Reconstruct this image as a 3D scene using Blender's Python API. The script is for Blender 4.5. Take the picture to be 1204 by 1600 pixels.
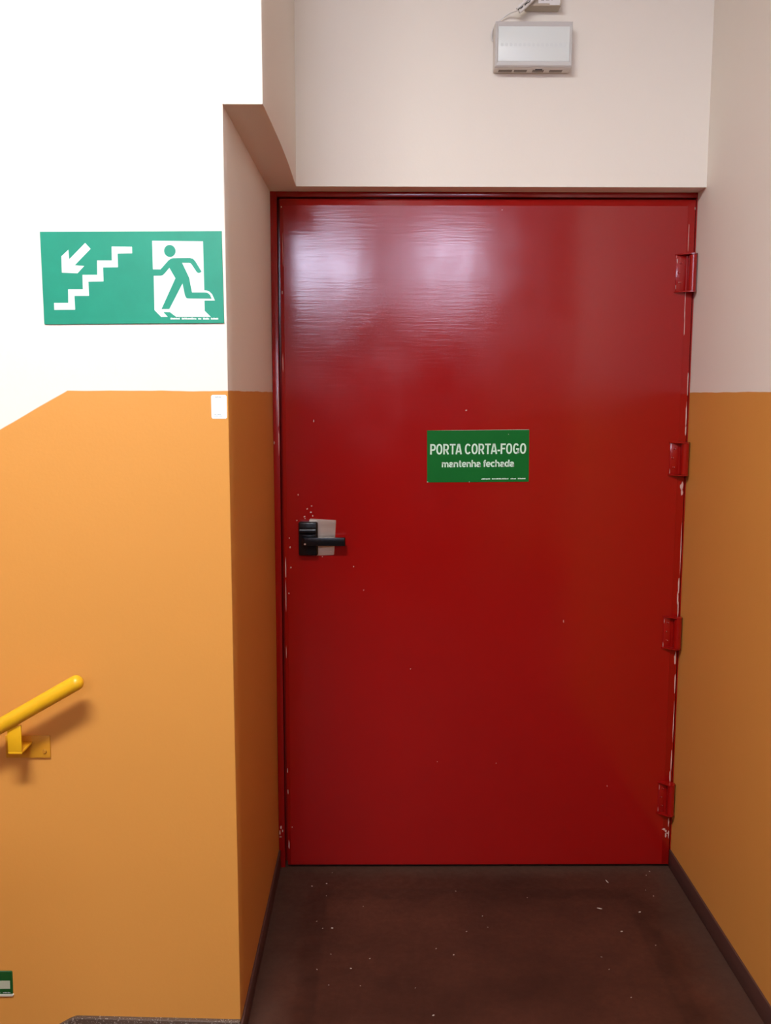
import bpy, bmesh, math, random
from mathutils import Vector, Matrix, noise

for o in list(bpy.data.objects):
    bpy.data.objects.remove(o)
scene = bpy.context.scene
COL = scene.collection

# ------------------------------------------------------------------ camera
FOCAL = 1446.97                                   # pixels on a 1204 px wide frame
PITCH, YAW, ROLL = 0.1253, -0.0057, -0.0012
cam_data = bpy.data.cameras.new('camera')
cam = bpy.data.objects.new('camera', cam_data)
COL.objects.link(cam)
cam_data.sensor_fit = 'HORIZONTAL'
cam_data.sensor_width = 36.0
cam_data.lens = FOCAL * 36.0 / 1204.0
cam_data.clip_start = 0.05
cam.matrix_world = (Matrix.Translation((0.328, 0.0, 1.5246)) @ Matrix.Rotation(YAW, 4, 'Z')
                    @ Matrix.Rotation(math.pi / 2 - PITCH, 4, 'X') @ Matrix.Rotation(-ROLL, 4, 'Z'))
scene.camera = cam

# ------------------------------------------------------------------ world, exposure, light strengths
world = bpy.data.worlds.new('world')
scene.world = world
world.use_nodes = True
world.node_tree.nodes['Background'].inputs[0].default_value = (0.78, 0.84, 1.0, 1)
world.node_tree.nodes['Background'].inputs[1].default_value = 1.0
LAMP_STRENGTH = 124.0          # diffusers of the ceiling lamps
WINDOW_STRENGTH = 24.0         # daylight behind the frosted panes
scene.view_settings.view_transform = 'Standard'
scene.view_settings.look = 'None'
scene.view_settings.gamma = 1.0
scene.view_settings.use_curve_mapping = False
scene.view_settings.exposure = 0.0

# ------------------------------------------------------------------ measures (metres; x right, y into the picture, z up)
DOOR_Y = 2.847      # face of the door frame
FRONT_Y = 2.0163    # face of the wall with the stair sign
LINTEL_Y = 2.7788   # face of the wall above the door
RIGHT_X = 1.2735    # right wall
BEAM_X = 0.0841     # side of the thicker upper part of the left wall
SOFFIT_Z = 2.1246
REAR_Y = -3.0
CEIL_Z = 3.1
FAR_LEFT_X = -3.2
FAR_RIGHT_X = 3.2    # landing widened to the right, unseen, to keep orange out of the door's reflection
TURN_Y = 1.15
WELL_X = -0.37      # top nosing of the stair
SLOPE = 0.571
rng = random.Random(7)


# ------------------------------------------------------------------ node helpers
def new_mat(name, color, rough=0.5, metal=0.0, spec=0.5):
    m = bpy.data.materials.new(name)
    m.use_nodes = True
    b = m.node_tree.nodes['Principled BSDF']
    b.inputs['Base Color'].default_value = (*color, 1)
    b.inputs['Roughness'].default_value = rough
    b.inputs['Metallic'].default_value = metal
    b.inputs['Specular IOR Level'].default_value = spec
    return m


class NT:
    def __init__(self, m):
        self.t = m.node_tree
        self.b = self.t.nodes['Principled BSDF']

    def n(self, kind, **kw):
        x = self.t.nodes.new(kind)
        for k, v in kw.items():
            setattr(x, k, v)
        return x

    def put(self, sock, v):
        if isinstance(v, bpy.types.NodeSocket):
            self.t.links.new(v, sock)
        elif isinstance(v, (tuple, list)) and len(v) == 3 and sock.type == 'RGBA':
            sock.default_value = (*v, 1)
        else:
            sock.default_value = v

    def math(self, op, a, b=0.0, c=0.0, clamp=False):
        x = self.n('ShaderNodeMath', operation=op, use_clamp=clamp)
        for i, v in enumerate((a, b, c)):
            self.put(x.inputs[i], v)
        return x.outputs[0]

    def pos(self):
        g = self.n('ShaderNodeNewGeometry')
        s = self.n('ShaderNodeSeparateXYZ')
        self.t.links.new(g.outputs['Position'], s.inputs[0])
        return g.outputs['Position'], s.outputs[0], s.outputs[1], s.outputs[2]

    def noise(self, vec, scale, detail=3.0, rough=0.5, stretch=None):
        if stretch:
            mp = self.n('ShaderNodeMapping')
            mp.inputs['Scale'].default_value = stretch
            self.put(mp.inputs['Vector'], vec)
            vec = mp.outputs[0]
        x = self.n('ShaderNodeTexNoise')
        self.put(x.inputs['Vector'], vec)
        x.inputs['Scale'].default_value = scale
        x.inputs['Detail'].default_value = detail
        x.inputs['Roughness'].default_value = rough
        return x.outputs['Fac']

    def ramp(self, v, lo, hi, a=0.0, b=1.0):
        x = self.n('ShaderNodeMapRange', clamp=True)
        self.put(x.inputs['Value'], v)
        for k, val in (('From Min', lo), ('From Max', hi), ('To Min', a), ('To Max', b)):
            x.inputs[k].default_value = val
        return x.outputs[0]

    def mix(self, f, a, b):
        x = self.n('ShaderNodeMix', data_type='RGBA')
        self.put(x.inputs[0], f)
        self.put(x.inputs[6], a)
        self.put(x.inputs[7], b)
        return x.outputs[2]

    def bump(self, height, strength, dist=0.001, chain=None):
        x = self.n('ShaderNodeBump')
        x.inputs['Strength'].default_value = strength
        x.inputs['Distance'].default_value = dist
        self.put(x.inputs['Height'], height)
        if chain:
            self.put(x.inputs['Normal'], chain)
        return x.outputs[0]


CREAM = (0.86, 0.795, 0.71)
ORANGE = (0.71, 0.318, 0.065)


def wall_paint(name, with_slope):
    """Cream above a dado line, orange below; along the stair the dado line runs down with it."""
    m = new_mat(name, CREAM, 0.55, 0, 0.35)
    t = NT(m)
    p, x, y, z = t.pos()
    line = 1.5340
    if with_slope:
        diag = t.math('MULTIPLY_ADD', x, 0.565, 1.5335 + 0.3465 * 0.565)
        line = t.math('MINIMUM', diag, 1.5340)
    wob = t.math('MULTIPLY', t.math('SUBTRACT', t.noise(p, 9.0, 2), 0.5), 0.006)
    d = t.math('ADD', t.math('SUBTRACT', z, line), wob)
    f = t.ramp(d, -0.0012, 0.0012)
    tone = t.noise(p, 1.7, 3)
    org = t.mix(tone, tuple(c * 0.96 for c in ORANGE), tuple(min(1, c * 1.03) for c in ORANGE))
    crm = t.mix(tone, tuple(c * 0.98 for c in CREAM), tuple(min(1, c * 1.02) for c in CREAM))
    t.put(t.b.inputs['Base Color'], t.mix(f, org, crm))
    t.put(t.b.inputs['Roughness'], t.ramp(f, 0, 1, 0.46, 0.62))
    b1 = t.bump(t.noise(p, 160.0, 2), 0.12, 0.0015)
    t.put(t.b.inputs['Normal'], t.bump(t.noise(p, 7.0, 3), 0.25, 0.004, b1))
    return m


M = {}
M['wall_left'] = wall_paint('paint_stair_wall', True)
M['wall'] = wall_paint('paint_wall', False)
M['dark_wood'] = new_mat('dark_stained_wood', (0.055, 0.022, 0.012), 0.45)
M['ceiling'] = new_mat('paint_ceiling', (0.85, 0.84, 0.81), 0.7)


def red_paint(name, streaks):
    m = new_mat(name, (0.40, 0.011, 0.009), 0.33, 0, 0.04)
    t = NT(m)
    t.b.inputs['Coat Weight'].default_value = 1.0
    t.b.inputs['Coat IOR'].default_value = 1.52
    t.b.inputs['Coat Roughness'].default_value = 0.19
    p, x, y, z = t.pos()
    tone = t.noise(p, 3.0, 4, 0.6)
    t.put(t.b.inputs['Base Color'], t.mix(tone, (0.285, 0.0030, 0.0022), (0.325, 0.0042, 0.0030)))
    t.put(t.b.inputs['Roughness'], t.ramp(t.noise(p, 2.3, 4, 0.6), 0.3, 0.7, 0.40, 0.50))
    n1 = t.bump(t.noise(p, 30.0, 3, 0.6, (0.35, 1.0, 5.0)), 0.13 if streaks else 0.06, 0.0012)
    nn = t.bump(t.noise(p, 4.0, 2, 0.5, (1.6, 1, 0.7)), 0.10, 0.006, n1)
    t.put(t.b.inputs['Normal'], nn)
    t.put(t.b.inputs['Coat Normal'], nn)
    t.put(t.b.inputs['Coat Roughness'], t.ramp(t.noise(p, 5.0, 4, 0.6), 0.3, 0.7, 0.11, 0.20))
    return m


M['red_door'] = red_paint('red_enamel_door', True)
M['red'] = red_paint('red_enamel', False)
M['chip'] = new_mat('bare_primer', (0.62, 0.40, 0.34), 0.6)
M['black'] = new_mat('black_plastic', (0.006, 0.006, 0.007), 0.25, 0, 0.3)
M['dark'] = new_mat('gap_shade_black', (0.01, 0.009, 0.008), 0.8)


def floor_paint(name, base, speck):
    m = new_mat(name, base, 0.42, 0, 0.22)
    t = NT(m)
    p, x, y, z = t.pos()
    big = t.noise(p, 2.2, 5, 0.62)
    fine = t.noise(p, 45.0, 5, 0.7)
    c = t.mix(t.ramp(big, 0.34, 0.66), tuple(v * 0.62 for v in base), tuple(v * 1.35 for v in base))
    c = t.mix(t.ramp(fine, 0.35, 0.75, 0.0, 0.35), c, tuple(v * 0.55 for v in base))
    # grey scuffing towards the edges of the landing, a worn mark left by a mat
    ex = t.math('MINIMUM', t.math('SUBTRACT', x, 0.0), t.math('SUBTRACT', RIGHT_X, x))
    ex = t.math('MINIMUM', ex, t.math('MULTIPLY', t.math('SUBTRACT', DOOR_Y, y), 1.6))
    ex = t.math('ADD', ex, t.math('MULTIPLY', t.math('SUBTRACT', t.noise(p, 9.0, 4, 0.6), 0.5), 0.16))
    edge = t.ramp(ex, 0.13, 0.02, 0.0, 0.55)
    c = t.mix(edge, c, (0.088, 0.049, 0.034))
    mx = t.math('ABSOLUTE', t.math('SUBTRACT', x, 0.62))
    my = t.math('SUBTRACT', 2.66, y)
    inside = t.math('MINIMUM', t.math('SUBTRACT', 0.46, mx), my)
    band = t.math('MULTIPLY', t.ramp(inside, -0.06, -0.04), t.ramp(inside, 0.012, 0.0))
    band = t.math('MULTIPLY', band, t.ramp(t.noise(p, 14.0, 4), 0.3, 0.65))
    c = t.mix(t.math('MULTIPLY', band, 0.75), c, tuple(v * 0.52 for v in base))
    scr = t.noise(p, 6.0, 6, 0.75, (1.0, 0.35, 1.0))
    c = t.mix(t.ramp(scr, 0.62, 0.74, 0.0, 0.28), c, tuple(v * 1.9 for v in base))
    if speck:
        sp = t.noise(p, 260.0, 2)
        c = t.mix(t.ramp(sp, 0.60, 0.66, 0.0, 0.8), c, (0.42, 0.36, 0.30))
    t.put(t.b.inputs['Base Color'], c)
    t.put(t.b.inputs['Roughness'], t.ramp(fine, 0.3, 0.7, 0.48, 0.68))
    t.put(t.b.inputs['Normal'], t.bump(fine, 0.25, 0.002))
    return m


M['floor'] = floor_paint('brown_floor_paint', (0.062, 0.0195, 0.0105), False)
M['skirt'] = new_mat('brown_skirting_paint', (0.085, 0.036, 0.027), 0.5)
M['stone'] = floor_paint('speckled_granilite', (0.17, 0.125, 0.092), True)


def mottled(name, color, rough, amount=0.12, scale=14.0):
    m = new_mat(name, color, rough)
    t = NT(m)
    p, x, y, z = t.pos()
    t.put(t.b.inputs['Base Color'], t.mix(t.noise(p, scale, 4, 0.6), tuple(c * (1 - amount) for c in color),
                                          tuple(min(1, c * (1 + amount)) for c in color)))
    return m


M['sign_teal'] = mottled('green_sign_film', (0.010, 0.29, 0.185), 0.38, 0.14)
M['sign_green'] = mottled('green_door_sign_film', (0.003, 0.135, 0.018), 0.5, 0.08)
M['sign_green'].node_tree.nodes['Principled BSDF'].inputs['Specular IOR Level'].default_value = 0.15
M['low_green'] = mottled('dark_green_sign_film', (0.004, 0.085, 0.014), 0.45, 0.1)
M['low_print'] = new_mat('low_sign_white_print', (0.46, 0.50, 0.38), 0.5)  # darker white than the other sign prints
M['sign_print'] = new_mat('photoluminescent_white_print', (0.80, 0.90, 0.86), 0.45)
M['door_print'] = new_mat('pale_green_white_print', (0.64, 0.88, 0.72), 0.45)
M['sign_edge'] = new_mat('sign_plastic_edge', (0.62, 0.62, 0.52), 0.5)
M['paper'] = new_mat('sticker_paper', (0.80, 0.88, 0.90), 0.5)
M['ink'] = new_mat('faded_ink', (0.33, 0.40, 0.42), 0.6)
M['ink_pale'] = new_mat('pale_ink', (0.52, 0.60, 0.68), 0.6)
M['ink_dark'] = new_mat('black_ink', (0.06, 0.055, 0.055), 0.6)
M['yellow'] = mottled('yellow_rail_enamel', (0.80, 0.43, 0.012), 0.32, 0.10, 30.0)
M['yellow_shaded'] = mottled('shaded_yellow_enamel', (0.66, 0.30, 0.018), 0.45, 0.12, 40.0)  # rail yellow darkened: shade on the bracket plate put into the colour
M['screw'] = new_mat('painted_screw', (0.50, 0.22, 0.02), 0.4)
M['steel'] = new_mat('worn_steel', (0.82, 0.70, 0.56), 0.3, 1.0)
t_ = NT(M['steel'])
p_, _x, _y, _z = t_.pos()
t_.put(t_.b.inputs['Roughness'], t_.ramp(t_.noise(p_, 30.0, 2), 0.3, 0.7, 0.30, 0.36))
t_.put(t_.b.inputs['Normal'], t_.bump(t_.noise(p_, 9.0, 1), 0.04, 0.003))
M['lamp_body'] = new_mat('offwhite_lamp_plastic', (0.74, 0.70, 0.65), 0.45)
M['lamp_frame'] = new_mat('grey_white_lamp_bezel', (0.66, 0.64, 0.62), 0.45)
M['lamp_lens'] = new_mat('milky_lamp_lens', (0.78, 0.82, 0.80), 0.35)
M['led'] = new_mat('dim_led_behind_lens', (0.745, 0.785, 0.77), 0.4)
M['slot'] = new_mat('grey_brown_slot', (0.24, 0.20, 0.17), 0.7)
M['cable'] = new_mat('white_cable', (0.78, 0.74, 0.70), 0.45)
M['box'] = new_mat('beige_socket_plastic', (0.50, 0.42, 0.33), 0.5)
M['tag'] = new_mat('white_paper_tag', (0.80, 0.77, 0.76), 0.6)
M['white_metal'] = new_mat('white_enamel_metal', (0.82, 0.82, 0.80), 0.4)
M['debris'] = new_mat('pale_plaster_crumb', (0.55, 0.47, 0.40), 0.8)


def emitter(name, color, strength):
    m = new_mat(name, color, 0.4)
    b = m.node_tree.nodes['Principled BSDF']
    b.inputs['Emission Color'].default_value = (*color, 1)
    b.inputs['Emission Strength'].default_value = strength
    return m


M['lamp_glow'] = emitter('lit_lamp_diffuser', (0.975, 0.985, 1.0), LAMP_STRENGTH)
M['pane'] = emitter('daylit_frosted_glass', (0.73, 0.76, 1.0), WINDOW_STRENGTH)


# ------------------------------------------------------------------ mesh helpers
def box(bm, x0, x1, y0, y1, z0, z1, bevel=0.0, seg=2):
    t = bmesh.new()
    bmesh.ops.create_cube(t, size=1.0)
    for v in t.verts:
        v.co = Vector(((x0 + x1) / 2 + v.co.x * (x1 - x0), (y0 + y1) / 2 + v.co.y * (y1 - y0),
                       (z0 + z1) / 2 + v.co.z * (z1 - z0)))
    if bevel:
        bmesh.ops.bevel(t, geom=t.edges[:], offset=bevel, segments=seg, profile=0.5, affect='EDGES')
    merge(bm, t)
    return bm


def merge(bm, t):
    me = bpy.data.meshes.new('tmp')
    t.to_mesh(me)
    t.free()
    bm.from_mesh(me)
    bpy.data.meshes.remove(me)


def prism(bm, pts, y0, y1, bevel=0.0):
    """Polygon in the x-z plane, pushed from y0 (seen side) back to y1."""
    t = bmesh.new()
    a = [t.verts.new((x, y0, z)) for x, z in pts]
    b = [t.verts.new((x, y1, z)) for x, z in pts]
    f = t.faces.new(a)
    t.faces.new(b[::-1])
    n = len(pts)
    for i in range(n):
        t.faces.new((a[i], b[i], b[(i + 1) % n], a[(i + 1) % n]))
    bmesh.ops.recalc_face_normals(t, faces=t.faces[:])
    if bevel:
        es = [e for e in t.edges if all(abs(v.co.y - y0) < 1e-7 for v in e.verts)]
        bmesh.ops.bevel(t, geom=es, offset=bevel, segments=1, affect='EDGES')
    merge(bm, t)
    return bm


def tube(bm, pts, r, seg=12, caps=True):
    pts = [Vector(p) for p in pts]
    t = bmesh.new()
    rings = []
    up = None
    for i, p in enumerate(pts):
        d = (pts[min(i + 1, len(pts) - 1)] - pts[max(i - 1, 0)]).normalized()
        if up is None:
            up = Vector((0, 0, 1)) if abs(d.z) < 0.9 else Vector((0, 1, 0))
        s = d.cross(up).normalized()
        up = s.cross(d).normalized()
        rr = r[i] if isinstance(r, (list, tuple)) else r
        rings.append([t.verts.new(p + s * math.cos(k * 2 * math.pi / seg) * rr + up * math.sin(k * 2 * math.pi / seg) * rr)
                      for k in range(seg)])
    for a, b in zip(rings, rings[1:]):
        for k in range(seg):
            t.faces.new((a[k], a[(k + 1) % seg], b[(k + 1) % seg], b[k]))
    if caps:
        t.faces.new(rings[0])
        t.faces.new(rings[-1][::-1])
    bmesh.ops.recalc_face_normals(t, faces=t.faces[:])
    merge(bm, t)
    return bm


def blob(bm, cx, y, cz, w, h, depth=0.0004, n=7, seed=None):
    """A thin irregular flake on a wall-parallel face."""
    r = random.Random(seed if seed is not None else int((cx * 977 + cz * 613) * 1000))
    pts = []
    for k in range(n):
        a = 2 * math.pi * k / n + r.uniform(-0.25, 0.25)
        q = r.uniform(0.55, 1.1)
        pts.append((cx + math.cos(a) * w / 2 * q, cz + math.sin(a) * h / 2 * q))
    return prism(bm, pts, y - depth, y)


def world_loc(o):
    v = Vector((0, 0, 0))
    while o:
        v += o.location
        o = o.parent
    return v


def obj(name, bm, mat, parent=None, origin=None, smooth=True):
    me = bpy.data.meshes.new(name)
    bm.normal_update()
    bm.to_mesh(me)
    bm.free()
    o = bpy.data.objects.new(name, me)
    COL.objects.link(o)
    me.materials.append(M[mat])
    base = world_loc(parent) if parent else Vector((0, 0, 0))
    if parent:
        o.parent = parent
    if parent is None and origin is None and me.vertices:
        xs = [v.co for v in me.vertices]
        origin = ((min(c.x for c in xs) + max(c.x for c in xs)) / 2, (min(c.y for c in xs) + max(c.y for c in xs)) / 2,
                  min(c.z for c in xs))
    loc = Vector(origin) if origin is not None else base
    o.location = loc - base
    me.transform(Matrix.Translation(-loc))
    if smooth:
        for p in me.polygons:
            p.use_smooth = True
        try:
            me.set_sharp_from_angle(angle=math.radians(35))
        except Exception:
            pass
    return o


def thing(name, label, cat, loc, group=None, kind=None):
    o = bpy.data.objects.new(name, None)
    o.empty_display_size = 0.05
    COL.objects.link(o)
    o.location = loc
    o['label'] = label
    if cat:
        o['category'] = cat
    if group:
        o['group'] = group
    if kind:
        o['kind'] = kind
    return o


def tag(o, label, cat, group=None):
    o['label'] = label
    o['category'] = cat
    if group:
        o['group'] = group
    return o


def struct(name, bm, mat, label=None, parent=None):
    o = obj(name, bm, mat, parent)
    if parent is None:
        o['kind'] = 'structure'
    if label:
        o['label'] = label
    return o


def arc(cx, cy, rx, ry, a0, a1, n=18, e=2.3):
    out = []
    for k in range(n + 1):
        a = math.radians(a0 + (a1 - a0) * k / n)
        c, q = math.cos(a), math.sin(a)
        out.append((cx + rx * math.copysign(abs(c) ** (2 / e), c), cy + ry * math.copysign(abs(q) ** (2 / e), q)))
    return out


# sans-serif strokes on a unit-high body: advance, [(points, closed)]
_P = [([(.09, 0), (.09, 1)], 0), ([(.09, .92), (.28, .92)] + arc(.28, .67, .19, .25, 85, -85, 10) + [(.09, .42)], 0)]
_arch = lambda x, w: ([(x, .42), (x + .05, .56), (x + w * .5, .635), (x + w * .85, .585), (x + w, .46), (x + w, 0)], 0)
GLYPH = {
    'P': (.58, _P), 'R': (.62, _P + [([(.27, .44), (.50, .0)], 0)]),
    'O': (.66, [(arc(.30, .5, .215, .43, 0, 360, 28)[:-1], 1)]),
    'C': (.63, [(arc(.30, .5, .215, .43, 38, 322, 26), 0)]),
    'G': (.66, [(arc(.30, .5, .215, .43, 38, 340, 26), 0), ([(.30, .46), (.51, .46), (.51, .06)], 0)]),
    'T': (.56, [([(.0, .92), (.55, .92)], 0), ([(.275, 0), (.275, .92)], 0)]),
    'A': (.60, [([(.06, 0), (.25, .97)], 0), ([(.53, 0), (.34, .97)], 0), ([(.14, .27), (.45, .27)], 0), ([(.22, .92), (.37, .92)], 0)]),
    'F': (.52, [([(.09, 0), (.09, 1)], 0), ([(.09, .92), (.49, .92)], 0), ([(.09, .51), (.44, .51)], 0)]),
    '-': (.31, [([(.03, .33), (.27, .33)], 0)]),
    ' ': (.27, []),
    'm': (.98, [([(.10, 0), (.10, .72)], 0), _arch(.10, .37), _arch(.47, .37)]),
    'n': (.67, [([(.10, 0), (.10, .72)], 0), _arch(.10, .42)]),
    'h': (.67, [([(.10, 0), (.10, 1)], 0), _arch(.10, .42)]),
    'a': (.64, [([(.10, .50), (.15, .60), (.28, .645), (.42, .60), (.48, .48), (.48, .12), (.53, 0)], 0),
                (arc(.27, .215, .19, .145, 0, 360, 18)[:-1], 1)]),
    't': (.44, [([(.19, .94), (.19, .18), (.24, .09), (.38, .08)], 0), ([(.02, .645), (.37, .645)], 0)]),
    'e': (.64, [(arc(.31, .36, .22, .29, 0, 318, 22), 0), ([(.09, .36), (.60, .36)], 0)]),
    'f': (.40, [([(.18, 0), (.18, .80), (.23, .90), (.38, .92)], 0), ([(.02, .645), (.36, .645)], 0)]),
    'c': (.61, [(arc(.31, .36, .22, .29, 42, 318, 22), 0)]),
    'd': (.68, [(arc(.28, .36, .20, .29, 0, 360, 22)[:-1], 1), ([(.54, 0), (.54, 1)], 0)]),
}


def stroke(t, pts, closed, w, place, y, depth):
    n = len(pts)
    vs = [Vector(p) for p in pts]
    L, R = [], []
    for i in range(n):
        p0 = vs[i - 1] if (i or closed) else None
        p1 = vs[(i + 1) % n] if (i < n - 1 or closed) else None
        d0 = (vs[i] - p0).normalized() if p0 is not None else None
        d1 = (p1 - vs[i]).normalized() if p1 is not None else None
        d0 = d0 or d1
        d1 = d1 or d0
        m = (d0 + d1).normalized()
        nn = Vector((-m.y, m.x))
        k = w / 2 / max(0.5, nn.dot(Vector((-d1.y, d1.x))))
        L.append(vs[i] + nn * k)
        R.append(vs[i] - nn * k)
    fr = []
    for q in (L, R):
        row = []
        for v in q:
            x, z = place(v.x, v.y)
            row.append((t.verts.new((x, y - depth, z)), t.verts.new((x, y, z))))
        fr.append(row)
    for i in range(n if closed else n - 1):
        j = (i + 1) % n
        t.faces.new((fr[0][i][0], fr[0][j][0], fr[1][j][0], fr[1][i][0]))
        t.faces.new((fr[0][i][1], fr[0][j][1], fr[0][j][0], fr[0][i][0]))
        t.faces.new((fr[1][i][0], fr[1][j][0], fr[1][j][1], fr[1][i][1]))


def letters(bm, body, x0, x1, z0, z1, y, w, depth=0.0003, tilt=0.0):
    """Sans-serif lettering fitted into a rectangle on a wall-parallel face."""
    total = sum(GLYPH[c][0] for c in body) - 0.06
    sx = (x1 - x0) / total
    t = bmesh.new()
    pen = 0.0
    for c in body:
        adv, strokes = GLYPH[c]

        def place(px, pz, pen=pen):
            x = x0 + (pen + px) * sx
            return x, z0 + pz * (z1 - z0) + (x - (x0 + x1) / 2) * tilt
        for pts, closed in strokes:
            stroke(t, pts, closed, w, place, y, depth)
        pen += adv
    for f in t.faces:
        f.normal_update()
    merge(bm, t)
    return bm


def micro_print(bm, x0, x1, z, h, y, tilt=0.0, seed=1, words=(8, 14, 3, 6), depth=0.0003):
    """A line too small to read: runs of tiny strokes."""
    r = random.Random(seed)
    total = sum(words) + 1.6 * (len(words) - 1)
    u = (x1 - x0) / total
    x = x0
    for n in words:
        for k in range(n):
            hh = h * r.choice((1.0, 1.0, 0.72, 0.85))
            zz = z + (x - x0) * tilt
            box(bm, x, x + u * r.uniform(0.66, 0.95), y - depth, y, zz, zz + hh)
            x += u
        x += 1.6 * u
    return bm


# ================================================================== the setting
def left_wall():
    """Stair wall, side of the recess and the thicker upper part over it, as one body pushed along y."""
    bm = bmesh.new()
    ys = [FRONT_Y + (2.95 - FRONT_Y) * k / 12 for k in range(13)]
    rows = []
    zs_side = [-1.7, 0.0, 0.4, 0.8, 1.2, 1.6, 1.9, SOFFIT_Z]
    for j, y in enumerate(ys):
        s = min(1.0, max(0.0, (y - FRONT_Y) / (LINTEL_Y - FRONT_Y)))
        bow = 0.005 * math.sin(math.pi * min(1, s)) ** 1.0
        prof = [(FAR_LEFT_X, -1.7)]
        for z in zs_side:
            w = 0.0018 * noise.noise((z * 3.1, y * 4.0, 2.2)) if 0.05 < z < 2.0 else 0.0
            prof.append((0.0 + w, z))
        prof += [(BEAM_X + bow, SOFFIT_Z), (BEAM_X, 2.4), (BEAM_X, 2.7), (BEAM_X, CEIL_Z), (FAR_LEFT_X, CEIL_Z)]
        rows.append([bm.verts.new((x, y, z)) for x, z in prof])
    n = len(rows[0])
    for a, b in zip(rows, rows[1:]):
        for k in range(n):
            bm.faces.new((a[k], a[(k + 1) % n], b[(k + 1) % n], b[k]))
    f0 = bm.faces.new(rows[0][::-1])
    f1 = bm.faces.new(rows[-1])
    bmesh.ops.recalc_face_normals(bm, faces=bm.faces[:])
    front = [e for e in bm.edges if all(abs(v.co.y - FRONT_Y) < 1e-6 for v in e.verts)
             and all(v.co.x > -0.01 for v in e.verts) and abs(e.verts[0].co.x - e.verts[1].co.x) < 0.01]
    edge = [e for e in bm.edges if all(abs(v.co.z - SOFFIT_Z) < 1e-6 and v.co.x > 0.05 for v in e.verts)]
    bmesh.ops.bevel(bm, geom=front + edge, offset=0.003, segments=2, profile=0.5, affect='EDGES')
    bmesh.ops.triangulate(bm, faces=[f for f in bm.faces if len(f.verts) > 4])
    return bm


struct('wall_left', left_wall(), 'wall_left', 'white and orange stair wall with recess beside the red door')

bm = bmesh.new()
box(bm, BEAM_X, RIGHT_X, LINTEL_Y, 2.95, SOFFIT_Z, CEIL_Z)
box(bm, 0.0, RIGHT_X, 2.95, 3.0, -0.1, CEIL_Z)
struct('wall_back', bm, 'wall', 'cream wall over the red door')
struct('wall_right', box(bmesh.new(), RIGHT_X, FAR_RIGHT_X, TURN_Y, 3.0, -0.1, CEIL_Z), 'wall',
       'pale wall with orange dado right of the red door')
struct('wall_far_right', box(bmesh.new(), FAR_RIGHT_X, FAR_RIGHT_X + 0.12, REAR_Y, TURN_Y, -0.1, CEIL_Z), 'wall')
struct('wall_far_left', box(bmesh.new(), FAR_LEFT_X - 0.12, FAR_LEFT_X, REAR_Y, 2.95, -1.7, CEIL_Z), 'wall')
struct('ceiling', box(bmesh.new(), FAR_LEFT_X - 0.12, FAR_RIGHT_X + 0.12, REAR_Y - 0.15, 3.0, CEIL_Z, CEIL_Z + 0.12), 'ceiling')

# rear wall with two high windows
WIN = [(-0.62, 0.15), (0.62, 1.25)]
WZ0, WZ1 = 2.40, 3.00
bm = bmesh.new()
box(bm, FAR_LEFT_X, FAR_RIGHT_X, REAR_Y - 0.15, REAR_Y, -1.7, WZ0)
box(bm, FAR_LEFT_X, FAR_RIGHT_X, REAR_Y - 0.15, REAR_Y, WZ1, CEIL_Z)
box(bm, FAR_LEFT_X, WIN[0][0], REAR_Y - 0.15, REAR_Y, WZ0, WZ1)
box(bm, WIN[0][1], WIN[1][0], REAR_Y - 0.15, REAR_Y, WZ0, WZ1)
box(bm, WIN[1][1], FAR_RIGHT_X, REAR_Y - 0.15, REAR_Y, WZ0, WZ1)
struct('wall_rear', bm, 'wall')
for i, (a, b) in enumerate(WIN):
    w = thing('window_%d' % (i + 1), 'high frosted window in the rear wall', None, ((a + b) / 2, REAR_Y - 0.08, WZ0), kind='structure')
    bm = bmesh.new()
    s = 0.03
    for q in ((a, b, WZ0, WZ0 + s), (a, b, WZ1 - s, WZ1), (a, a + s, WZ0 + s, WZ1 - s), (b - s, b, WZ0 + s, WZ1 - s),
              ((a + b) / 2 - s / 2, (a + b) / 2 + s / 2, WZ0 + s, WZ1 - s)):
        box(bm, q[0], q[1], REAR_Y - 0.10, REAR_Y - 0.05, q[2], q[3])
    obj('window_frame', bm, 'white_metal', w)
    for c, d in ((a + s, (a + b) / 2 - s / 2), ((a + b) / 2 + s / 2, b - s)):
        obj('window_pane', box(bmesh.new(), c, d, REAR_Y - 0.082, REAR_Y - 0.076, WZ0 + s, WZ1 - s), 'pane', w)

# dark double door added behind the viewer to darken the red door's reflection
d2 = thing('added_door', 'added dark brown double door in the rear wall, darkens the red door reflection', None, (0.35, REAR_Y, 0.0), kind='structure')
bm = bmesh.new()
box(bm, -0.62, -0.55, REAR_Y, REAR_Y + 0.03, 0.0, 2.17)
box(bm, 1.18, 1.25, REAR_Y, REAR_Y + 0.03, 0.0, 2.17)
box(bm, -0.55, 1.18, REAR_Y, REAR_Y + 0.03, 2.10, 2.17)
obj('door_frame', bm, 'dark_wood', d2)
for a, b in ((-0.548, 0.313), (0.317, 1.178)):
    lf = obj('door_leaf', box(bmesh.new(), a, b, REAR_Y, REAR_Y + 0.02, 0.008, 2.098, 0.002), 'dark_wood', d2)
    hx_ = 0.26 if a < 0 else 0.37
    obj('pull_handle', tube(bmesh.new(), [(hx_, REAR_Y + 0.02, 0.9), (hx_, REAR_Y + 0.06, 0.92), (hx_, REAR_Y + 0.06, 1.18),
                                          (hx_, REAR_Y + 0.02, 1.2)], 0.009), 'steel', lf)

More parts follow.
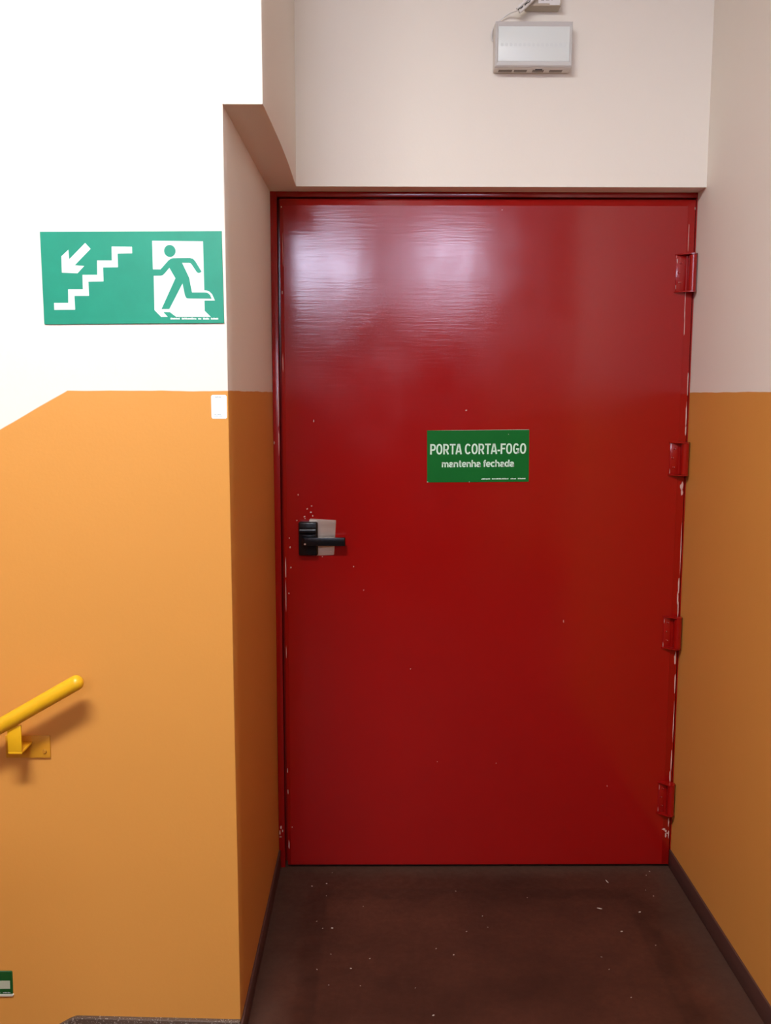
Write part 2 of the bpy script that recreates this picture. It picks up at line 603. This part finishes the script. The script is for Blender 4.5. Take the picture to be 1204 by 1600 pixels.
bm = bmesh.new()
box(bm, WELL_X, RIGHT_X, 0.95, 2.95, -0.12, 0.0)
box(bm, FAR_LEFT_X, FAR_RIGHT_X, REAR_Y, 0.95, -0.12, 0.0)
box(bm, RIGHT_X, FAR_RIGHT_X, 0.95, TURN_Y, -0.12, 0.0)
struct('floor', bm, 'floor', 'worn dark brown painted floor')

# stair going down to the left along the sign wall (below the frame)
stair = thing('trim_1', 'stair flight going down to the left along the wall', None, (WELL_X, 0.95, -1.6), kind='structure')
step0 = None
for k in range(1, 9):
    x1 = WELL_X - 0.28 * (k - 1)
    if step0 is None:
        step0 = obj('step', box(bmesh.new(), x1 - 0.28, x1, 0.95, 2.006, -0.16 * k - 0.16, -0.16 * k, 0.004), 'stone', stair)
    else:
        c = step0.copy()
        COL.objects.link(c)
        c.parent = stair
        c.location = Vector((-0.28 * (k - 1), 0, -0.16 * (k - 1)))
obj('landing', box(bmesh.new(), FAR_LEFT_X, WELL_X - 0.28 * 8, 0.95, 2.006, -1.6, -1.44), 'stone', stair)
struct('wall_guard', box(bmesh.new(), FAR_LEFT_X, WELL_X, 0.85, 0.95, 0.0, 0.95), 'wall')
struct('wall_lower', box(bmesh.new(), FAR_LEFT_X, WELL_X, 0.85, 0.95, -1.7, -0.12), 'wall')

# skirting
bm = prism(bmesh.new(), [(0.0, 0.0), (0.0, 0.0666), (-0.384, 0.0775), (-0.396, 0.0735), (-2.9, 0.0735 - SLOPE * 2.504),
                         (-2.9, -0.2 - SLOPE * 2.53), (WELL_X, -0.2), (WELL_X, 0.0)], FRONT_Y - 0.010, FRONT_Y, 0.002)
struct('baseboard_front', bm, 'stone', 'grey speckled skirting at the foot of the stair wall')
struct('baseboard_left', box(bmesh.new(), 0.0, 0.006, FRONT_Y - 0.010, DOOR_Y, 0.0, 0.0602, 0.0015), 'skirt',
       'dark brown skirting on the left of the recess')
struct('baseboard_right', box(bmesh.new(), RIGHT_X - 0.006, RIGHT_X, TURN_Y, DOOR_Y, 0.0, 0.0602, 0.0015), 'skirt',
       'dark brown skirting along the right wall')

# ================================================================== the fire door
door = thing('door_1', 'red steel fire door with four hinges and black lever latch', None, (0.635, DOOR_Y, 0.0), kind='structure')
bm = bmesh.new()
box(bm, 0.0, 0.0200, DOOR_Y, DOOR_Y + 0.075, 0.0, 2.13, 0.0015)
box(bm, 0.0200, RIGHT_X - 0.0005, DOOR_Y, DOOR_Y + 0.075, 2.1095, 2.13, 0.0015)
box(bm, RIGHT_X - 0.0035, RIGHT_X, DOOR_Y + 0.002, DOOR_Y + 0.075, 0.0, 2.1095)
box(bm, 0.0200, 0.045, DOOR_Y + 0.046, DOOR_Y + 0.075, 0.0, 2.1095)
box(bm, 0.045, RIGHT_X - 0.0035, DOOR_Y + 0.046, DOOR_Y + 0.075, 2.085, 2.1095)
frame = obj('door_frame', bm, 'red', door)
LEAF_F = DOOR_Y - 0.003
leaf = obj('door_leaf', box(bmesh.new(), 0.0285, 1.2668, LEAF_F, DOOR_Y + 0.042, 0.0105, 2.1035, 0.0018), 'red_door', door)
SKIN = LEAF_F - 0.0009
obj('front_skin', box(bmesh.new(), 0.0385, 1.2440, SKIN, LEAF_F + 0.002, 0.0130, 2.0850, 0.0007, 1), 'red_door', leaf)
obj('gap_shade_strip', box(bmesh.new(), 0.0200, 1.27, DOOR_Y + 0.05, DOOR_Y + 0.07, 0.0, 0.03), 'dark', door)  # black strip stands in for the shade under the leaf

# chipped paint: small bare flakes along the edges and over the face
bm = bmesh.new()
for cx, cz, w, h in ((0.1247, 1.4463, .004, .010), (0.5901, 1.4798, .006, .005), (0.2763, 0.9202, .004, .005),
                     (0.9042, 0.8197, .003, .012), (0.4237, 0.6665, .004, .004), (0.5112, 0.3602, .003, .004),
                     (0.70, 0.355, .003, .004), (1.0581, 0.2779, .004, .006), (0.113, 1.1655, .008, .005),
                     (0.1026, 1.1760, .006, .007), (0.1190, 1.1540, .005, .006), (0.0935, 1.1520, .006, .006),
                     (0.0950, 1.1460, .005, .004), (0.0700, 1.1400, .004, .004), (0.116, 1.1850, .007, .004),
                     (0.1480, 1.0265, .007, .003), (0.048, 1.056, .006, .007), (0.046, 1.085, .004, .005),
                     (0.050, 0.992, .005, .006), (0.245, 0.995, .005, .005), (0.075, 1.22, .004, .006),
                     (0.69, 2.072, .006, .003), (0.0425, 0.91, .005, .006), (0.0440, 0.14, .004, .006)):
    blob(bm, cx, SKIN, cz, w, h)
for cx, cz, w, h in ((0.0335, 0.99, .003, .10), (0.0330, 0.90, .0025, .12), (0.0320, 0.72, .002, .05), (0.0315, 0.33, .003, .02),
                     (0.0320, 0.26, .003, .018), (0.0330, 0.08, .004, .035), (0.0330, 1.62, .002, .06), (0.0335, 1.83, .003, .014),
                     (0.0370, 1.95, .0015, .12), (0.034, 2.08, .004, .006),
                     (1.2645, 2.078, .003, .012), (1.2485, 2.00, .0018, .10), (1.2460, 1.80, .0022, .13), (1.2470, 1.74, .0018, .10),
                     (1.2645, 1.56, .003, .10), (1.2635, 1.47, .004, .09), (1.2640, 1.42, .005, .04),
                     (1.2590, 1.247, .011, .030), (1.2605, 1.228, .007, .022), (1.2640, 1.06, .003, .18), (1.2620, 0.93, .005, .06),
                     (1.2610, 0.895, .005, .05), (1.2630, 0.86, .004, .06), (1.2605, 0.70, .006, .05), (1.2630, 0.62, .004, .08),
                     (1.2635, 0.49, .003, .14), (1.2615, 0.36, .004, .10), (1.2600, 0.31, .005, .05), (1.2610, 0.155, .005, .03)):
    blob(bm, cx, LEAF_F, cz, w, h, 0.0006, 9)
for cx, cz, w, h in ((1.2475, 0.131, .014, .009), (1.2530, 0.124, .007, .010), (1.2535, 0.110, .006, .018), (1.2590, 0.118, .011, .006),
                     (1.2625, 0.113, .004, .030)):
    blob(bm, cx, LEAF_F - 0.0002, cz, w, h, 0.0008, 8)
chips = obj('paint_chips', bm, 'chip', leaf, smooth=False)
chips['kind'] = 'stuff'
chips['label'] = 'bare pinkish spots where red paint chipped off'
bm = bmesh.new()
for cx, cz, w, h in ((0.008, 0.137, .008, .014), (0.0125, 0.126, .004, .010), (0.006, 0.105, .009, .004), (0.004, 0.118, .004, .02),
                     (0.0165, 1.60, .0025, .08), (0.0170, 1.50, .0025, .14), (0.0172, 1.38, .0022, .09), (0.003, 1.38, .003, .01)):
    blob(bm, cx, DOOR_Y, cz, w, h, 0.0005, 8)
chips = obj('paint_chips', bm, 'chip', frame, smooth=False)
chips['kind'] = 'stuff'


def hinge(z0, z1, xp):
    """Base plate screwed to the leaf, barrel at the wall side, a flange across each end."""
    h = obj('hinge', box(bmesh.new(), xp, 1.2490, SKIN - 0.003, SKIN, z0 + 0.003, z1 - 0.003, 0.0008), 'red', door)
    bx, by, br = 1.2590, LEAF_F - 0.0185, 0.0118
    bm = bmesh.new()
    pts = [(bx, by, z0 + 0.004 + (z1 - z0 - 0.008) * k / 4) for k in range(5)]
    tube(bm, pts, br, 20)
    obj('barrel', bm, 'red', h)
    # web from the barrel back onto the leaf
    obj('hinge_wrap', prism_xy([(1.2440, SKIN - 0.003), (1.2485, SKIN - 0.0034), (bx - br * 0.6, by - br * 0.55), (bx + 0.002, LEAF_F - 0.001),
                                (1.2470, LEAF_F - 0.0002)], z0 + 0.004, z1 - 0.004), 'red', h)
    for zz in (z0, z1 - 0.0032):
        obj('flange', prism_xy([(xp - 0.004, SKIN), (xp - 0.002, SKIN - 0.004), (bx - 0.010, by - br - 0.0012), (bx + 0.003, by - br - 0.0022),
                                (bx + br, by - 0.004), (bx + br, by + 0.006), (bx + 0.002, SKIN)], zz, zz + 0.0032), 'red', h)
    zc = (z0 + z1) / 2
    for dx, dz in ((0.013, 0.030), (0.008, 0.002), (0.012, -0.027)):
        t = bmesh.new()
        bmesh.ops.create_uvsphere(t, u_segments=10, v_segments=6, radius=0.0036)
        for v in t.verts:
            v.co = Vector((xp + dx + v.co.x, SKIN - 0.003 + v.co.y * 0.45, zc + dz + v.co.z))
        obj('screw', t, 'red', h)
    bm = bmesh.new()
    for dx, dz, w, hh in ((0.0025, 0.036, .0022, .02), (0.0012, -0.04, .002, .018), (0.016, 0.0305, .002, .002), (0.0105, 0.003, .002, .002),
                          (0.0145, -0.026, .002, .002)):
        blob(bm, xp + dx, SKIN - 0.003 - (0.0017 if w == hh else 0), zc + dz, w, hh, 0.0004)
    c = obj('paint_wear', bm, 'chip', h, smooth=False)
    c['kind'] = 'stuff'
    return h


def prism_xy(pts, z0, z1):
    bm = bmesh.new()
    a = [bm.verts.new((x, y, z0)) for x, y in pts]
    b = [bm.verts.new((x, y, z1)) for x, y in pts]
    bm.faces.new(a)
    bm.faces.new(b[::-1])
    n = len(pts)
    for i in range(n):
        bm.faces.new((a[i], b[i], b[(i + 1) % n], a[(i + 1) % n]))
    bmesh.ops.recalc_face_normals(bm, faces=bm.faces[:])
    return bm


for z0, z1, xp in ((1.832, 1.945, 1.2140), (1.281, 1.384, 1.2175), (0.735, 0.838, 1.2180), (0.187, 0.293, 1.2230)):
    hinge(z0, z1, xp)

# latch: steel backing plate, black case, lever
plate = obj('latch_plate', prism(bmesh.new(), [(0.1085, 1.1425), (0.1120, 1.1455), (0.1900, 1.1410), (0.1912, 1.1395), (0.1845, 1.0335),
                                               (0.1815, 1.0318), (0.1230, 1.0298), (0.1130, 1.0300)], SKIN - 0.0022, SKIN, 0.0006), 'steel', door)
plate['label'] = 'bright steel backing plate behind the black latch'
bm = bmesh.new()
for cx, cz in ((0.1815, 1.1325), (0.1745, 1.0400)):
    tube(bm, [(cx, SKIN - 0.0040, cz), (cx, SKIN - 0.0022, cz)], 0.0040, 12)
obj('screw', bm, 'steel', plate)
case = obj('latch_case', box(bmesh.new(), 0.0765, 0.1355, SKIN - 0.027, SKIN, 1.0335, 1.1385, 0.0055, 3), 'black', door)
bm = bmesh.new()
tube(bm, [(0.0812, SKIN - 0.0262, 1.1115), (0.1295, SKIN - 0.0262, 1.1115)], 0.0105, 20)
obj('spindle_cover', bm, 'black', case)
obj('case_ridge', box(bmesh.new(), 0.0800, 0.1300, SKIN - 0.0300, SKIN - 0.024, 1.0945, 1.0985, 0.0012), 'black', case)
bm = bmesh.new()
t = bmesh.new()
lp = [(0.0860, SKIN - 0.026), (0.0880, SKIN - 0.040), (0.0960, SKIN - 0.047), (0.2190, SKIN - 0.047), (0.2215, SKIN - 0.043),
      (0.2215, SKIN - 0.036), (0.2190, SKIN - 0.034), (0.1200, SKIN - 0.034), (0.1120, SKIN - 0.026)]
bm = prism_xy(lp, 1.0672, 1.0925)
bmesh.ops.bevel(bm, geom=bm.edges[:], offset=0.0016, segments=2, profile=0.5, affect='EDGES')
lev = obj('lever', bm, 'black', door)
lev['label'] = 'black horizontal lever handle'
t = bmesh.new()
tube(t, [(0.098, SKIN - 0.0476, 1.0730), (0.098, SKIN - 0.0465, 1.0730)], 0.003, 10)
obj('screw', t, 'steel', lev)

# ================================================================== signs
# --- large stair sign
SF = FRONT_Y - 0.003
s = obj('escape_sign', prism(bmesh.new(), [(-0.3893, 1.8659), (-0.0068, 1.8680), (-0.0053, 1.6770), (-0.3870, 1.6738), (-0.3885, 1.6760)],
                             SF, FRONT_Y, 0.0006), 'sign_teal')
tag(s, 'large green escape sign with running figure and stairs on white wall', 'sign')
panel = [(-0.1534, 1.8476), (-0.0463, 1.8468), (-0.0462, 1.8035), (-0.0459, 1.7457), (-0.0408, 1.7454), (-0.0348, 1.7428), (-0.0295, 1.7375),
         (-0.0237, 1.7242), (-0.0460, 1.7242), (-0.0461, 1.7029), (-0.0332, 1.6902), (-0.1072, 1.6901), (-0.1199, 1.6998), (-0.1341, 1.7001),
         (-0.1249, 1.6901), (-0.1391, 1.6900), (-0.1527, 1.7040), (-0.1522, 1.7743), (-0.1534, 1.7901)]
doorway = obj('doorway_symbol', prism(bmesh.new(), panel, SF - 0.0003, SF), 'sign_print', s, smooth=False)
body = [(-0.1555, 1.7888), (-0.1376, 1.7888), (-0.1345, 1.7918), (-0.1202, 1.8073), (-0.1155, 1.8103), (-0.1107, 1.8121), (-0.0743, 1.8124),
        (-0.0683, 1.8107), (-0.0637, 1.8061), (-0.0507, 1.7844), (-0.0535, 1.7822), (-0.0568, 1.7813), (-0.0595, 1.7822), (-0.0615, 1.7842),
        (-0.0715, 1.7995), (-0.0738, 1.8016), (-0.0766, 1.8024), (-0.0914, 1.8024), (-0.0773, 1.7718), (-0.0720, 1.7411), (-0.0450, 1.7410),
        (-0.0405, 1.7404), (-0.0369, 1.7388), (-0.0336, 1.7355), (-0.0306, 1.7282), (-0.0805, 1.7284), (-0.0833, 1.7290), (-0.0855, 1.7312),
        (-0.0873, 1.7360), (-0.0916, 1.7599), (-0.1210, 1.7065), (-0.1377, 1.7064), (-0.1064, 1.7704), (-0.1186, 1.7922), (-0.1291, 1.7803),
        (-0.1330, 1.7768), (-0.1366, 1.7758), (-0.1555, 1.7756)]
bm = prism(bmesh.new(), body, SF - 0.0006, SF - 0.0001)
prism(bm, [(-0.1167 + 0.0122 * math.cos(a * math.pi / 14), 1.8268 + 0.0124 * math.sin(a * math.pi / 14)) for a in range(28)],
      SF - 0.0006, SF - 0.0001)
obj('running_figure', bm, 'sign_teal', s, smooth=False)
obj('arrow', prism(bmesh.new(), [(-0.2946, 1.8430), (-0.2836, 1.8308), (-0.3185, 1.7969), (-0.2982, 1.7957), (-0.3132, 1.7803), (-0.3461, 1.7816),
                                 (-0.3459, 1.8153), (-0.3306, 1.8289), (-0.3296, 1.8092)], SF - 0.0003, SF), 'sign_print', s, smooth=False)
obj('stair_symbol', prism(bmesh.new(), [(-0.2390, 1.8356), (-0.1963, 1.8352), (-0.1964, 1.8217), (-0.2273, 1.8211), (-0.2272, 1.7931),
                                        (-0.2588, 1.7927), (-0.2588, 1.7636), (-0.2909, 1.7630), (-0.2906, 1.7336), (-0.3216, 1.7335),
                                        (-0.3213, 1.7046), (-0.3654, 1.7042), (-0.3655, 1.7187), (-0.3352, 1.7188), (-0.3344, 1.7471),
                                        (-0.3030, 1.7472), (-0.3029, 1.7771), (-0.2716, 1.7772), (-0.2709, 1.8070), (-0.2396, 1.8071)],
                            SF - 0.0003, SF), 'sign_print', s, smooth=False)
obj('small_print', micro_print(bmesh.new(), -0.1190, -0.0171, 1.6845, 0.0036, SF, 0.0, 3, (9, 14, 3, 6, 7)), 'sign_print', s, smooth=False)

# --- sign on the door
th = 0.0094
bm = prism(bmesh.new(), [(0.4709, 1.4180), (0.7839, 1.4216), (0.7852, 1.2610), (0.4720, 1.2588)], SKIN - 0.0022, SKIN, 0.0004)
s = obj('fire_door_sign', bm, 'sign_green')
tag(s, 'green fire door sign with white lettering on the red door', 'sign')
TF = SKIN - 0.0022
obj('heading', letters(bmesh.new(), 'PORTA CORTA-FOGO', 0.4805, 0.7755, 1.3460, 1.3780, TF, 0.152, 0.0003, th), 'door_print', s, smooth=False)
obj('lettering', letters(bmesh.new(), 'mantenha fechada', 0.5168, 0.7390, 1.3065, 1.3280, TF, 0.185, 0.0003, th), 'door_print', s, smooth=False)
obj('small_print', micro_print(bmesh.new(), 0.6392, 0.7755, 1.2675, 0.0040, TF, th, 5, (8, 15, 5, 7)), 'door_print', s, smooth=False)
bm = bmesh.new()
prism(bm, [(0.4725, 1.41785), (0.7830, 1.42150), (0.7830, 1.42055), (0.56, 1.41835)], TF - 0.0002, TF)
blob(bm, 0.4735, TF, 1.2600, 0.006, 0.003, 0.0003)
blob(bm, 0.6020, TF, 1.2603, 0.004, 0.002, 0.0003)
blob(bm, 0.7200, TF, 1.4070, 0.003, 0.002, 0.0003)
obj('worn_edge', bm, 'sign_edge', s, smooth=False)['kind'] = 'stuff'

# --- low sign cut by the picture's left side
bm = prism(bmesh.new(), [(-0.745, 0.1913), (-0.5320, 0.1908), (-0.5298, 0.1885), (-0.5305, 0.1320), (-0.5330, 0.1300), (-0.745, 0.1270)],
           FRONT_Y - 0.003, FRONT_Y, 0.0006)
s = obj('low_sign', bm, 'low_green')
tag(s, 'small green sign with white bar low on the orange wall', 'sign')
obj('white_bar', prism(bmesh.new(), [(-0.700, 0.1675), (-0.5355, 0.1675), (-0.5360, 0.1475), (-0.700, 0.1470)], FRONT_Y - 0.0033, FRONT_Y - 0.003),
    'low_print', s, smooth=False)
obj('small_print', micro_print(bmesh.new(), -0.580, -0.5355, 0.1355, 0.0030, FRONT_Y - 0.003, 0.02, 8, (6, 5)), 'ink', s, smooth=False)
obj('lower_edge', prism(bmesh.new(), [(-0.745, 0.1315), (-0.531, 0.1345), (-0.5285, 0.1330), (-0.5310, 0.1288), (-0.745, 0.1258)],
                        FRONT_Y - 0.0038, FRONT_Y - 0.0005), 'sign_edge', s)

# --- sticker
def rounded(x0, x1, z0, z1, r, n=4):
    pts = []
    for cx, cz, a0 in ((x1 - r, z1 - r, 0), (x0 + r, z1 - r, 90), (x0 + r, z0 + r, 180), (x1 - r, z0 + r, 270)):
        for k in range(n + 1):
            a = math.radians(a0 + 90 * k / n)
            pts.append((cx + r * math.cos(a), cz + r * math.sin(a)))
    return pts


s = obj('sticker', prism(bmesh.new(), rounded(-0.0370, -0.0035, 1.4740, 1.5252, 0.004), FRONT_Y - 0.0005, FRONT_Y), 'paper', smooth=False)
tag(s, 'small white rectangular sticker at the corner of the orange wall', 'sticker')
KF = FRONT_Y - 0.0005
bm = micro_print(bmesh.new(), -0.0285, -0.0225, 1.5195, 0.0024, KF, 0, 2, (4,), 0.0002)
micro_print(bm, -0.0210, -0.0150, 1.5197, 0.0020, KF, 0, 4, (6,), 0.0002)
micro_print(bm, -0.0310, -0.0165, 1.4825, 0.0013, KF, 0, 6, (4, 7), 0.0002)
obj('small_print', bm, 'ink', s, smooth=False)['kind'] = 'stuff'
obj('small_print', micro_print(bmesh.new(), -0.0320, -0.0140, 1.4790, 0.0016, KF, 0, 9, (8, 6), 0.0002), 'ink_pale', s, smooth=False)

# ================================================================== handrail
rail = thing('handrail', 'yellow tubular handrail sloping down along the orange wall', 'handrail', (-0.40, FRONT_Y, 0.71))
RY, RR = FRONT_Y - 0.062, 0.0168
d = Vector((-0.1741, 0, -0.1002)).normalized()
end = Vector((-0.3319, RY, 0.9044))
pts, rad = [], []
for k in range(7):
    a = math.pi / 2 * k / 6
    pts.append(end - d * (RR * 0.9 * math.cos(a)))
    rad.append(max(0.0012, RR * math.sin(a)))
for k in range(1, 25):
    pts.append(end + d * (0.085 * k))
    rad.append(RR)
obj('tube', tube(bmesh.new(), pts, rad, 24), 'yellow', rail)


def bracket(dx, dz):
    px = lambda x: x + dx
    pz = lambda z: z + dz
    b = obj('bracket', box(bmesh.new(), px(-0.5167), px(-0.4165), FRONT_Y - 0.005, FRONT_Y, pz(0.7107), pz(0.7630), 0.0012), 'yellow_shaded', rail)
    ax0, ax1 = px(-0.4862), px(-0.4560)
    zt = pz(0.8195)
    obj('arm', box(bmesh.new(), ax0, ax1, RY - 0.004, FRONT_Y - 0.005, pz(0.7440), pz(0.7490), 0.0008), 'yellow', b)
    obj('upright', box(bmesh.new(), ax0, ax1, RY - 0.004, RY + 0.001, pz(0.7490), zt - RR * 0.6, 0.0008), 'yellow', b)
    for sx, sz in ((-0.4290, 0.7260), (-0.5040, 0.7260)):
        t = bmesh.new()
        tube(t, [(px(sx), FRONT_Y - 0.008, pz(sz)), (px(sx), FRONT_Y - 0.005, pz(sz))], [0.004, 0.0055], 12)
        obj('screw', t, 'screw', b)


bracket(0, 0)
bracket(-1.25, -1.25 * 0.5755)

# ================================================================== emergency lamp over the door
LX0, LX1, LZ0, LZ1, LY = 0.648, 0.8655, 2.4372, 2.5605, LINTEL_Y
lamp = thing('emergency_lamp', 'white box emergency lamp with plugged cord on the cream wall over the door', 'lamp', ((LX0 + LX1) / 2, LY, LZ0))
obj('body', box(bmesh.new(), LX0, LX1, LY - 0.043, LY, LZ0, LZ1, 0.004), 'lamp_body', lamp)
# bezel: sloping picture-frame ring
bm = bmesh.new()
o_ = [(LX0 + 0.001, LZ0 + 0.003), (LX1 - 0.001, LZ0 + 0.003), (LX1 - 0.001, LZ1 - 0.001), (LX0 + 0.001, LZ1 - 0.001)]
m_ = [(LX0 + 0.004, LZ0 + 0.006), (LX1 - 0.004, LZ0 + 0.006), (LX1 - 0.004, LZ1 - 0.003), (LX0 + 0.004, LZ1 - 0.003)]
i_ = [(0.6575, 2.4545), (0.8570, 2.4545), (0.8570, 2.5475), (0.6575, 2.5475)]
rings = []
for ring, yy in ((o_, LY - 0.0425), (o_, LY - 0.048), (m_, LY - 0.051), (i_, LY - 0.046), (i_, LY - 0.0425)):
    rings.append([bm.verts.new((x, yy, z)) for x, z in ring])
for a, b in zip(rings, rings[1:] + rings[:1]):
    for k in range(4):
        bm.faces.new((a[k], a[(k + 1) % 4], b[(k + 1) % 4], b[k]))
bmesh.ops.recalc_face_normals(bm, faces=bm.faces[:])
obj('bezel', bm, 'lamp_frame', lamp)
lens = obj('lens', box(bmesh.new(), 0.6577, 0.8568, LY - 0.0468, LY - 0.0430, 2.4547, 2.5473, 0.0008), 'lamp_lens', lamp)
bm = bmesh.new()
for k in range(15):
    cx = 0.668 + k * 0.0126
    prism(bm, rounded(cx - 0.0040, cx + 0.0040, 2.4945, 2.5030, 0.002, 2), LY - 0.0470, LY - 0.0467)
obj('led_row', bm, 'led', lens, smooth=False)
bm = bmesh.new()
for a, b in ((0.662, 0.700), (0.706, 0.742), (0.758, 0.790), (0.806, 0.842)):
    box(bm, a, b, LY - 0.030, LY - 0.012, LZ0 - 0.0006, LZ0 + 0.001)
obj('vent_slots', bm, 'slot', lamp, smooth=False)
obj('switch', box(bmesh.new(), 0.764, 0.784, LY - 0.036, LY - 0.031, LZ0 - 0.002, LZ0 + 0.001, 0.0005), 'ink_dark', lamp)

# socket box above, its plug and the lamp's thin wire
sock = thing('socket_box', 'beige socket box with white tag above the emergency lamp', 'socket', (0.784, LINTEL_Y, 2.603))
obj('body', box(bmesh.new(), 0.7350, 0.8320, LINTEL_Y - 0.042, LINTEL_Y, 2.6030, 2.6900, 0.003), 'box', sock)
tagp = obj('paper_tag', box(bmesh.new(), 0.7680, 0.8290, LINTEL_Y - 0.0426, LINTEL_Y - 0.0420, 2.6095, 2.6600), 'tag', sock)
obj('lower_tag', box(bmesh.new(), 0.7995, 0.8275, LINTEL_Y - 0.0429, LINTEL_Y - 0.0420, 2.6052, 2.6160), 'tag', sock)
bm = micro_print(bmesh.new(), 0.7760, 0.8080, 2.6170, 0.0050, LINTEL_Y - 0.0426, 0.03, 21, (3, 4, 2), 0.0002)
micro_print(bm, 0.7760, 0.8200, 2.6300, 0.0040, LINTEL_Y - 0.0426, 0.0, 22, (6, 4), 0.0002)
obj('small_print', bm, 'ink_dark', tagp, smooth=False)['kind'] = 'stuff'

PA, PB = Vector((0.7110, LINTEL_Y - 0.047, 2.5885)), Vector((0.7620, LINTEL_Y - 0.054, 2.6330))
ax = (PB - PA).normalized()
side = ax.cross(Vector((0, 1, 0))).normalized()
ctrl = [Vector((0.7115, LINTEL_Y - 0.046, 2.5895)), Vector((0.6900, LINTEL_Y - 0.018, 2.5910)), Vector((0.6660, LINTEL_Y - 0.010, 2.5760)),
        Vector((0.6480, LINTEL_Y - 0.008, 2.5570)), Vector((0.6430, LINTEL_Y - 0.006, 2.5400)), Vector((0.6440, LINTEL_Y - 0.006, 2.5260)),
        Vector((0.6480, LINTEL_Y - 0.008, 2.5200))]


def spline(c, n=6):
    out = []
    for i in range(len(c) - 1):
        p0, p1, p2, p3 = c[max(i - 1, 0)], c[i], c[i + 1], c[min(i + 2, len(c) - 1)]
        for k in range(n):
            u = k / n
            out.append(0.5 * ((2 * p1) + (p2 - p0) * u + (2 * p0 - 5 * p1 + 4 * p2 - p3) * u * u + (3 * p1 - p0 - 3 * p2 + p3) * u ** 3))
    out.append(c[-1])
    return out


cord = obj('power_cord', tube(bmesh.new(), spline(ctrl), 0.0019, 8), 'cable', lamp)
for k, off in enumerate((-0.0055, 0.0055)):
    c = PA + side * off
    pts = [c + ax * (0.068 * q / 6) + Vector((0, 0.002 * math.sin(q), 0)) for q in range(7)]
    obj('plug_lead', tube(bmesh.new(), pts, [0.0042, 0.0050, 0.0052, 0.0052, 0.0052, 0.0052, 0.0052], 12), 'cable', cord)
for q0, q1, off in ((-0.001, 0.015, -0.0003), (0.021, 0.040, -0.0035), (0.030, 0.060, 0.0068)):
    pts = [PA + side * (off + 0.0015 * math.sin(q * 1.3)) + ax * (q0 + (q1 - q0) * q / 5) + Vector((0, -0.0052, 0)) for q in range(6)]
    obj('dark_strand', tube(bmesh.new(), pts, 0.0013, 8), 'ink_dark', cord)

# ================================================================== ceiling lamps (above and behind the viewer)
def ceiling_lamp(x, y, label):
    c = thing('ceiling_lamp', label, 'lamp', (x, y, CEIL_Z - 0.06), 'ceiling lamps of the landing')
    bm = bmesh.new()
    hx, hy = 0.50, 0.15
    box(bm, x - hx, x + hx, y - hy, y + hy, CEIL_Z - 0.05, CEIL_Z, 0.006)
    obj('housing', bm, 'white_metal', c)
    obj('diffuser', box(bmesh.new(), x - hx + 0.02, x + hx - 0.02, y - hy + 0.02, y + hy - 0.02, CEIL_Z - 0.06, CEIL_Z - 0.05, 0.003), 'lamp_glow', c)


ceiling_lamp(-0.20, 0.42, 'flat white ceiling lamp over the head of the stair')

# crumbs of plaster on the floor by the door
bm = bmesh.new()
r = random.Random(11)
spots = [(1.045, 2.755, .022, .004), (0.985, 2.60, .018, .005), (1.10, 2.58, .010, .006), (1.02, 2.48, .009, .006), (0.19, 2.50, .008, .005),
         (0.25, 2.31, .007, .005), (0.53, 2.37, .006, .005), (0.46, 2.12, .008, .005), (0.115, 2.73, .007, .006), (0.16, 2.745, .006, .004)]
for k in range(26):
    spots.append((r.uniform(0.06, 1.2), r.uniform(2.05, 2.82), r.uniform(.003, .006), r.uniform(.002, .004)))
for x, y, w, h in spots:
    a = r.uniform(0, math.pi)
    t = bmesh.new()
    bmesh.ops.create_icosphere(t, subdivisions=1, radius=1.0)
    for v in t.verts:
        q = v.co.copy()
        dx, dy = q.x * w / 2, q.y * h / 2
        v.co = Vector((x + dx * math.cos(a) - dy * math.sin(a), y + dx * math.sin(a) + dy * math.cos(a), 0.0008 + q.z * 0.0009))
    merge(bm, t)
crumbs = obj('floor_crumbs', bm, 'debris', smooth=False)
tag(crumbs, 'pale crumbs scattered on the dark brown floor before the door', 'debris')
crumbs['kind'] = 'stuff'
